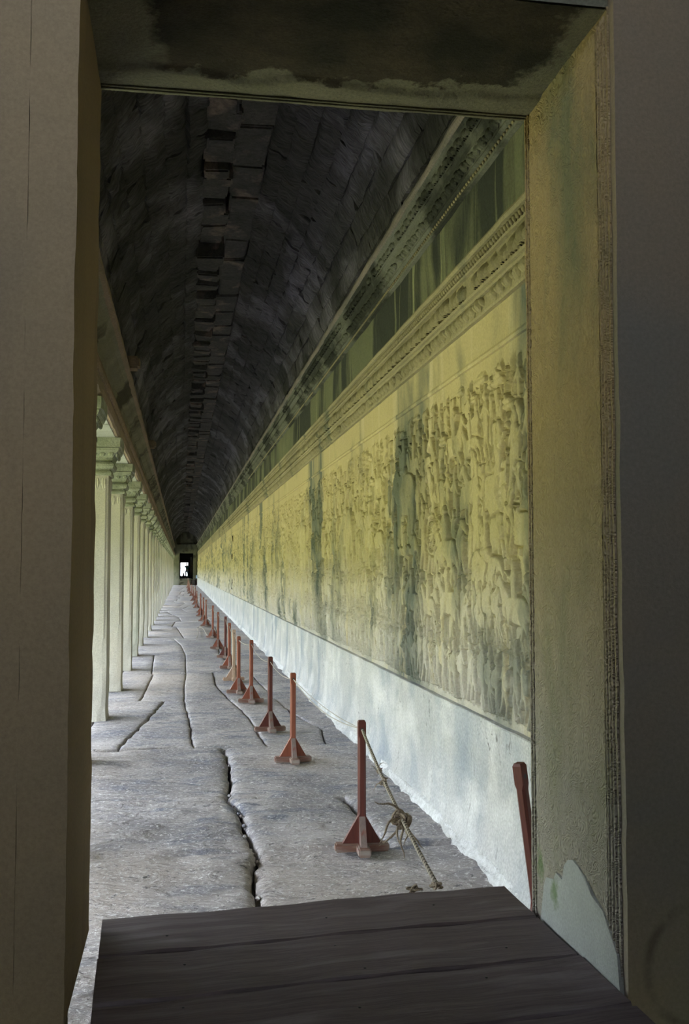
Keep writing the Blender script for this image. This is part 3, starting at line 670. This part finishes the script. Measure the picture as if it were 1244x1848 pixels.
# mortar repair at the foot of the reveal
pp = [(3.108, -1.12), (3.076, -.996), (3.05, -.965), (2.996, -.956), (2.965, -.925), (2.925, -.935), (2.90, -.885), (2.873, -.862), (2.835, -.851), (2.79, -.858), (2.752, -.874), (2.695, -.91), (2.629, -.93), (2.578, -.969), (2.539, -1.014), (2.52, -1.12)]
g = G(); n = len(pp); g.add([(JR-.008+.002*math.sin(i*9), y, z) for i, (y, z) in enumerate(pp)]+[(JR+.02, y, z) for y, z in pp], [tuple(range(n))]+[(i, (i+1) % n, n+(i+1) % n, n+i) for i in range(n)])
g.obj('mortar_patch', m_patch, wf)
# lintel: worn soffit with a sooty hollow and a clean moulded border
nx, ny = 90, 46; xs = np.linspace(JL-.02, JR+.02, nx); ys = np.linspace(YN, Y0+.005, ny); Xg, Yg = np.meshgrid(xs, ys, indexing='ij')
edge = np.minimum(Y0-Yg, 9); Zg = TP+.004*fbm(Xg*9, Yg*9)-.0*edge
Zg += .012*np.clip((edge-.13-.05*fbm(Xg*5, 1.))/.02, 0, 1)
lv, lf = gridface(np.stack([Xg, Yg, Zg], -1)); cen = lv[lf].mean(1)
_ = ((Y0-cen[:, 1]) > .125+.09*fbm(cen[:, 0]*4.5, 1.3, 0, 4)+.10*np.clip((cen[:, 0]-.95)/.2, 0, 1)+.0) & (cen[:, 0] > -.10+.06*np.sin(cen[:, 1]*9)) & (cen[:, 0] < 1.07-.0*cen[:, 1])
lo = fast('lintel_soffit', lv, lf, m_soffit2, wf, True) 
g = G().box(JL-.02, JR+.02, YN+.004, Y0+.006, TP+.02, TP+.25); g.obj('lintel', m_lintel, wf)
g = G()
for q in (.012, .03): G().box(JL, JR, Y0-q-.008, Y0-q, TP-.006, TP+.01, .002).obj('lintel_fillet', m_lintel, wf)

# the porch room around the camera
WB = -1.0
room = G().box(-2.2, -2.0, -1.3, YN+.05, FL-.3, 3.4).box(2.8, 3.0, -1.3, YN+.05, FL-.3, 3.4).box(-2.2, 3.0, -1.3, 2.6, 3.2, 3.5)
room.box(-2.2, -1.5, -1.3, WB, FL-.3, 3.4).box(.2, 3.0, -1.3, WB, FL-.3, 3.4).box(-1.5, .2, -1.3, WB, 3.15, 3.4).box(-1.5, .2, -1.3, WB, FL-.3, 2.0)
rm = room.obj('wall_back', m_dark); struct(rm, 'dark stone walls of the porch behind the viewpoint')
pf = G().box(-2.0, 2.8, -1.0, 2.0, FL-.3, PL-.06).obj('floor_porch', m_dark); struct(pf, 'dark stone floor of the porch')
sill = G().box(-.1, 1.10, 2.0, 3.14, FL-.3, PL-.15).obj('trim_1', m_dark); struct(sill, 'stone sill under the plank step')

# ------------------------------------------------------------------ plank step
tr = R(5.3)
step = empty('plank_step', (.44, 2.9, PL)); step.rotation_euler = (0, 0, tr)
tag(step, 'dark weathered wooden plank step lying across the near doorway', 'step')
edges = [.46, .14, -.185, -.52, -.86]
for k in range(4):
    y1, y0 = edges[k]-.0065, edges[k+1]+.0065
    n = 40; vs = []
    for i in range(n+1):
        u = i/n; x = -.66+1.355*u
        w = .002*math.sin(x*7+k)+.0015*math.sin(x*23+k*2)
        e1 = (.004*math.sin(x*11+k)) if k == 0 else 0
        for (yy_, zz) in ((y0, -.045), (y0, -.007+w), (y0+.006, w), ((y0+y1)/2, w-.0015), (y1-.006, w), (y1+e1, -.007+w), (y1+e1, -.045)): vs.append((x+(.002*math.sin(k*5) if i in (0, n) else 0)+yy_*(.054+.019*u)-.0*u-(.009 if u < 1 else 0)*0, yy_, zz))
    f = [(i*7+j, i*7+(j+1) % 7, (i+1)*7+(j+1) % 7, (i+1)*7+j) for i in range(n) for j in range(7)]+[tuple(range(7)), tuple(n*7+j for j in range(7))[::-1]]
    p = obj('plank', vs, [q[::-1] for q in f], m_plank, step)
    for (nx_, ny_) in (((-.45, .11), (.05, .14), (.42, .17)), ((-.42, .20), (.02, .23), (.06, .05), (.5, .09)), ((-.45, .26), (-.02, .15), (.36, .24)), ((0, .2),))[k]:
        g = G().ball((0, 0, 0), (.0045, .0045, .002), 8, 4); o = g.obj('nail', m_metal, p, True); o.location = (nx_, y0+ny_, .0015)
for x in (-.45, .5): G().box(x-.05, x+.05, -.8, .43, -.11, -.046, .004).obj('bearer', m_plank, step)

# ------------------------------------------------------------------ barrier posts and rope
def make_post(m_sh, m_f, m_b):
    root = empty('barrier_post')
    vs = []; hw = .0235; lev = [(0, 0), (.205, 0), (.225, 1), (.655, 1), (.675, 0), (.745, 0), (.756, 2)]
    for z, c in lev:
        ch = .011 if c == 1 else .002; w = hw-(.006 if c == 2 else 0)
        for (sx, sy) in ((1, 1), (-1, 1), (-1, -1), (1, -1)):
            a, b = (w*sx, (w-ch)*sy), ((w-ch)*sx, w*sy)
            for q in ((a, b) if sx*sy > 0 else (b, a)): vs.append((*q, z))
    n = 8; f = [(k*n+j, k*n+(j+1) % n, (k+1)*n+(j+1) % n, (k+1)*n+j) for k in range(len(lev)-1) for j in range(n)]+[tuple(range(n))[::-1], tuple((len(lev)-1)*n+j for j in range(n))]
    obj('shaft', vs, f, m_sh, root)
    for s in (-1, 1):
        G().add([(.0095*math.cos(a), s*(hw+.0006), .705+.0095*math.sin(a)) for a in [6.283*k/10 for k in range(10)]], [tuple(range(10))]).obj('rope_hole', m_metal, root)
    for k in range(4):
        T = Matrix.Rotation(k*math.pi/2, 4, 'Z')
        G().box(hw*.9, .158, -.036, .036, .004, .052, .008, T).obj('foot', m_f, root)
        w = .0175; pr = [(hw, .052), (.115, .052), (.107, .062), (hw, .205)]
        v = [T @ Vector((x, s*w, z)) for s in (-1, 1) for x, z in pr]
        obj('brace', v, [(0, 1, 2, 3), (7, 6, 5, 4), (0, 4, 5, 1), (1, 5, 6, 2), (2, 6, 7, 3), (3, 7, 4, 0)], m_b if k in (3, 1) else m_sh, root)
    return root
protos = [make_post(m_post, m_foot, m_brace), make_post(m_post2, m_foot, m_brace), make_post(m_bare, m_bare, m_bare)]
used = [False]*3
posts = [(1.054, 5.82, 0), (.955, 8.57, 1), (.905, 10.22, 0), (.866, 12.43, 1), (.765, 13.39, 1), (.78, 14.92, 2), (.80, 16.74, 1), (.825, 18.76, 0), (.765, 20.87, 1), (.765, 24.3, 1),
         (.725, 29.3, 1), (.71, 32.1, 1), (.69, 35.5, 1), (.74, 38.5, 1), (.67, 43.1, 1), (.66, 47.3, 1), (.64, 53.0, 1), (.80, 57.5, 0), (.66, 62.9, 1), (.60, 69.5, 1), (.58, 76, 1), (.62, 83, 1), (.6, 90, 1), (.66, 97, 2), (.72, 104, 2)]
plab = ['dark red-brown barrier post nearest the plank step, twisted rope leading down from it', 'orange-brown wooden barrier post, second from the plank step', 'red-brown barrier post, third from the plank step',
        'red-brown barrier post, fourth from the plank step', 'red-brown barrier post, fifth from the plank step, foot in front of the pale post', 'pale unpainted wooden barrier post, the bare one, sixth from the plank step',
        'red-brown barrier post just beyond the pale bare one, seventh along the rope', 'dark brown barrier post, eighth from the plank step', 'red-brown barrier post, ninth from the plank step', 'slender red barrier post standing apart after the ninth, before the wide gap']
hole = []; ORD = ['eleventh', 'twelfth', 'thirteenth', 'fourteenth', 'fifteenth', 'sixteenth', 'seventeenth', 'eighteenth', 'nineteenth']
for i, (x, y, k) in enumerate(posts):
    if used[k]: p = copy_tree(protos[k])
    else: p = protos[k]; used[k] = True
    a = rnd.uniform(-.12, .12) if i > 1 else (-.05, .06)[i]
    p.location = (x, y, FL+.012); p.rotation_euler = (0, 0, a)
    s = rnd.uniform(.97, 1.03) if i > 1 else 1; p.scale = (1, 1, s)
    tag(p, plab[i] if i < 10 else 'reddish barrier post on the rope line, %s counted from the plank step' % ORD[i-10] if i < 19 else 'distant reddish barrier post far along the rope line, beyond the nineteenth', 'post', 'wooden barrier posts along the relief wall')
    hole.append(Vector((x, y, FL+.012+.705*s)))
lp = copy_tree(protos[0]); lp.location = (1.522, 4.1, FL+.02); lp.scale = (.95, .95, 1.085); lp.rotation_euler = (Matrix.Rotation(R(-7.2), 3, 'Y') @ Matrix.Rotation(R(38), 3, 'Z')).to_euler()
tag(lp, 'dark red post leaning beside the right door jamb, its foot hidden', 'post', 'wooden barrier posts along the relief wall')
def sag(a, b, s, n=14, w=0):
    return [a.lerp(b, i/n)+Vector((w*math.sin(math.pi*i/n), 0, -s*4*(i/n)*(1-i/n))) for i in range(n+1)]
g = G(); RP_ = []; RR_ = []
for i in range(len(hole)-1):
    a, b = hole[i], hole[i+1]; d = (b-a).length; r = .0032 if i < 3 else .004 if i < 9 else .006
    q = sag(a, b, min(.22, .028*d)); RP_ += q[(1 if i else 0):]; RR_ += [r]*(len(q)-(1 if i else 0))
g.tube(RP_, RR_, 5)
g.obj('barrier_rope', m_rope, None, True); o = C.objects['barrier_rope']; G().tube(sag(hole[0], hole[1], .05, w=.012), .0026, 5).obj('second_strand', m_rope, o, True); tag(o, 'thin pale rope threaded through the row of barrier posts', 'rope')
# twisted rope from the first post down to the step
A = hole[0]+Vector((0, -.02, 0)); B = Vector((.905, 3.50, -1.115))
tw = empty('twisted_rope', B); tag(tw, 'twisted black and white rope with frayed knots from first post to step', 'rope')
def helix(a, b, ph, r, turns, n):
    t = (b-a).normalized(); u = t.cross(Vector((0, 0, 1))).normalized(); w = t.cross(u); s = []
    for i in range(n+1):
        k = i/n; p = a.lerp(b, k); p.z -= .03*4*k*(1-k); q = 2*math.pi*turns*k+ph; s.append(p+(u*math.cos(q)+w*math.sin(q))*r-B)
    return s
G().tube(helix(A, B, 0, .0042, 75, 900), .0048, 5).obj('pale_strand', m_rope, tw, True)
G().tube(helix(A, B, math.pi, .0042, 75, 900), .0042, 5).obj('grey_strand', m_rope2, tw, True)
def knot(center, s, tails, seed, name, mat=None, zs=1.):
    r = random.Random(seed); g = G(); c = Vector(center)-B
    for q in range(3 if tails > 2 else 2):
        F3 = [[(r.uniform(-1, 1), r.uniform(0, 6.28)) for _ in range(4)] for _ in range(3)]; am = [s*.62, s*.55, s*.62*zs]
        pts = [c+Vector([am[a]*sum(w/(k+1)**.4*math.sin((k+1)*t+p) for k, (w, p) in enumerate(F3[a])) for a in range(3)]) for t in np.linspace(0, 6.28, 70)]
        g.tube(pts, s*(.17, .14, .11)[q], 6)
    for k in range(tails):
        d = Vector((r.uniform(-1, .3), r.uniform(-.6, .4), r.uniform(-.9, .5))).normalized(); q = c.copy(); P_ = [q.copy()]
        for j in range(7):
            d = (d+Vector((r.uniform(-.5, .5), r.uniform(-.5, .5), r.uniform(-.5, .4)))).normalized(); q = q+d*s*.55; P_.append(q.copy())
        g.tube(P_, [s*.12]*5+[s*.09, s*.06, s*.03], 5)
    return g.obj(name, mat or m_knot, tw, True)
def on(k): p = A.lerp(B, k); p.z -= .03*4*k*(1-k); return p
knot(on(.33), .019, 2, 3, 'small_knot'); knot(on(.41), .023, 1, 5, 'small_knot'); knot(on(.655), .045, 7, 9, 'frayed_knot'); knot(B, .028, 0, 4, 'end_knot', None, .55); knot(B+Vector((-.085, .0, -.008)), .026, 0, 12, 'end_knot', None, .5)
g = G().tube([(.12+.14*t+.03*math.sin(t*5), 23.8+3.5*math.sin(t*1.6)+t*1.2, FL+.03) for t in np.linspace(0, 2.4, 26)], .008, 5).obj('loose_rope', m_rope, None, True); g.location = (.25, 0, 0)
tag(g, 'loose pale rope end curled on the floor beyond the tenth post', 'rope')

# ------------------------------------------------------------------ far end wall, doorway, steps, visitor
DX0, DX1, DZ0, DZ1 = -.16, 1.26, -.96, 1.75
we = G().box(-1.4, DX0, Y1, Y1+.6, FL-.3, 4.4).box(DX1, 2.0, Y1, Y1+.6, FL-.3, 4.4).box(DX0, DX1, Y1, Y1+.6, DZ1, 4.4).obj('wall_end', m_end); struct(we, 'far end wall of the gallery with a dark doorway')
for (x0, x1) in ((-.55, DX0), (DX1, 1.62)):
    G().box(x0, x1, Y1-.12, Y1+.05, FL, 1.85, .02).obj('door_frame', m_end, we)
    G().box(x0+.12 if x0 < 0 else x0+.03, x1-.03 if x0 < 0 else x1-.12, Y1-.17, Y1-.1, FL, 1.78, .02).obj('frame_fillet', m_end, we)
for q in ((-.6, 1.7, Y1-.14, Y1+.05, 1.8, 2.1), (-.66, 1.74, Y1-.25, Y1, 2.1, 2.3), (-.6, 1.7, Y1-.2, Y1, 2.3, 2.55), (-.75, 1.74, Y1-.34, Y1, 2.55, 2.72)): G().box(*q, .02).obj('entablature_course', m_end, we)
G().box(DX0, DX1, Y1-.17, Y1+.7, FL, -.985, .01).obj('threshold', m_end, we)
st = empty('stone_steps', (.5, Y1-1.2, FL)); tag(st, 'four stone steps climbing to the far doorway', 'steps')
for k in range(4):
    G().box(-.66+.02*k, .48, -.2+.3*k, 1.0, .165*k+.002, .165*(k+1), .012).obj('step', m_arch, st)
ch = G().box(-1.4, -1.2, Y1+.6, 117, FL-.3, 3).box(2.0, 2.2, Y1+.6, 117, FL-.3, 3).box(-1.4, 2.2, Y1+.4, 117.3, 3, 3.3).box(-1.4, 2.2, Y1+.3, 117, FL-.3, -1.0)
ch.box(-1.4, -.05, 116.8, 117.3, FL-.3, 3.1).box(.77, 2.2, 116.8, 117.3, FL-.3, 3.1).box(-.05, .77, 116.8, 117.3, .80, 3.1).box(-.05, .77, 116.8, 117.3, -1.1, -.70)
chm = ch.obj('wall_chamber', m_dark); struct(chm, 'dark chamber beyond the far doorway with a bright opening')
G().box(1.0, 1.16, 112.2, 112.5, -1, 1.4, .02).obj('inner_pillar', m_col, chm)
# small shrine figure against the light
g = G().box(-.2, .2, -.15, .15, 0, .12, .02).ball((0, 0, .24), (.17, .12, .14), 10, 6).ball((0, 0, .42), (.11, .08, .15), 10, 6).ball((0, 0, .61), (.065, .065, .075), 10, 6).ball((0, 0, .70), (.03, .03, .05), 8, 5)
s_ = g.obj('statue', m_dark, None, True); s_.location = (.28, 115.6, -.99); tag(s_, 'small dark seated statue silhouetted in the far bright opening', 'statue')
# visitor
def skinned(name, J, E_, mat, parent, lv=2, root=0):
    me = bpy.data.meshes.new(name); me.from_pydata([j[:3] for j in J], E_, []); o = bpy.data.objects.new(name, me); C.objects.link(o); o.parent = parent
    o.modifiers.new('skin', 'SKIN'); sk = me.skin_vertices[0].data if me.skin_vertices else None
    if sk is None:
        bpy.context.view_layer.objects.active = o
        with bpy.context.temp_override(object=o, active_object=o): bpy.ops.object.skin_root_mark()
        sk = me.skin_vertices[0].data
    for i, j in enumerate(J): sk[i].radius = (j[3], j[4] if len(j) > 4 else j[3]); sk[i].use_root = i == root
    sb = o.modifiers.new('sub', 'SUBSURF'); sb.levels = sb.render_levels = lv
    me.materials.append(mat); me.polygons.foreach_set('use_smooth', [True]*len(me.polygons)); return o
ps = empty('person', (.62, 110.2, -1.0), R(-15)); tag(ps, 'person in teal shirt and jeans standing in the far doorway, hand on frame', 'person')
skin = flat('visitor_skin', (.35, .2, .13)); shirt = flat('teal_shirt', (.03, .13, .16)); jeans = flat('blue_jeans', (.09, .13, .2)); hair = flat('dark_hair', (.02, .015, .01))
body = skinned('body', [(0, 0, .92, .13, .1), (0, 0, 1.12, .12, .1), (0, .02, 1.36, .15, .1), (0, .02, 1.47, .055), (0, .03, 1.54, .07, .08), (0, .03, 1.64, .075, .085),
    (.17, .02, 1.38, .055), (.34, .03, 1.22, .042), (.50, .05, 1.34, .032), (-.18, .02, 1.38, .055), (-.25, .0, 1.12, .042), (-.24, -.08, .88, .032),
    (.09, 0, .86, .085), (.11, -.02, .48, .055), (.13, .03, .09, .04), (.13, -.08, .04, .035), (-.09, 0, .86, .085), (-.12, -.03, .48, .055), (-.16, .02, .09, .04), (-.16, -.08, .04, .035), (.57, .06, 1.38, .028), (-.235, -.1, .80, .028)],
    [(0, 1), (1, 2), (2, 3), (3, 4), (4, 5), (2, 6), (6, 7), (7, 8), (8, 20), (2, 9), (9, 10), (10, 11), (11, 21), (0, 12), (12, 13), (13, 14), (14, 15), (0, 16), (16, 17), (17, 18), (18, 19)], skin, ps)
skinned('shirt', [(0, 0, .90, .155, .12), (0, 0, 1.12, .145, .12), (0, .02, 1.37, .17, .115), (.18, .02, 1.385, .07), (.27, .025, 1.30, .06), (-.19, .02, 1.385, .07), (-.235, .01, 1.24, .06)], [(0, 1), (1, 2), (2, 3), (3, 4), (2, 5), (5, 6)], shirt, ps)
skinned('trousers', [(0, 0, .92, .15, .12), (.09, 0, .84, .10), (.11, -.02, .48, .072), (.13, .03, .12, .06), (-.09, 0, .84, .10), (-.12, -.03, .48, .072), (-.16, .02, .12, .06)], [(0, 1), (1, 2), (2, 3), (0, 4), (4, 5), (5, 6)], jeans, ps)
G().ball((0, .03, 1.66), (.092, .105, .10), 12, 8).obj('hair', hair, ps, True)
for sx in (.57, -.235):                    # fingers
    g = G()
    for k in range(4): g.tube([(sx, .06 if sx > 0 else -.1, 1.39 if sx > 0 else .80), (sx+.012*(k-1.5), .08 if sx > 0 else -.11, 1.45 if sx > 0 else .74), (sx+.016*(k-1.5), .09 if sx > 0 else -.12, 1.49-.01*k if sx > 0 else .70)], .009, 5)
    g.tube([(sx, .06 if sx > 0 else -.1, 1.37 if sx > 0 else .82), (sx-.05, .07 if sx > 0 else -.12, 1.41 if sx > 0 else .77)], .01, 5); g.obj('fingers', skin, body, True)
# dark box and small notice beside the far steps
m_box = wood('dark_box_wood', (.05, .04, .035), (.03, .025, .02))
b = empty('wooden_crate', (1.27, Y1-.9, FL)); tag(b, 'dark wooden crate on the floor beside the far steps', 'crate')
G().box(-.19, .19, -.16, .16, .03, .52, .012).obj('crate_body', m_box, b); G().box(-.21, .21, -.18, .18, .521, .56, .01).obj('crate_lid', m_box, b)
for x in (-.15, .15): G().box(x-.03, x+.03, -.14, .14, 0, .029).obj('skid', m_box, b)
b = empty('notice_board', (1.63, Y1-.6, FL)); tag(b, 'small pale blue notice on a brown post at the far right corner', 'notice')
G().box(-.025, .025, -.02, .02, 0, 1.05, .004).obj('post', m_post, b); G().box(-.075, .075, -.032, -.0205, .72, 1.05, .003).obj('board', flat('pale_blue_paint', (.45, .6, .85)), b)
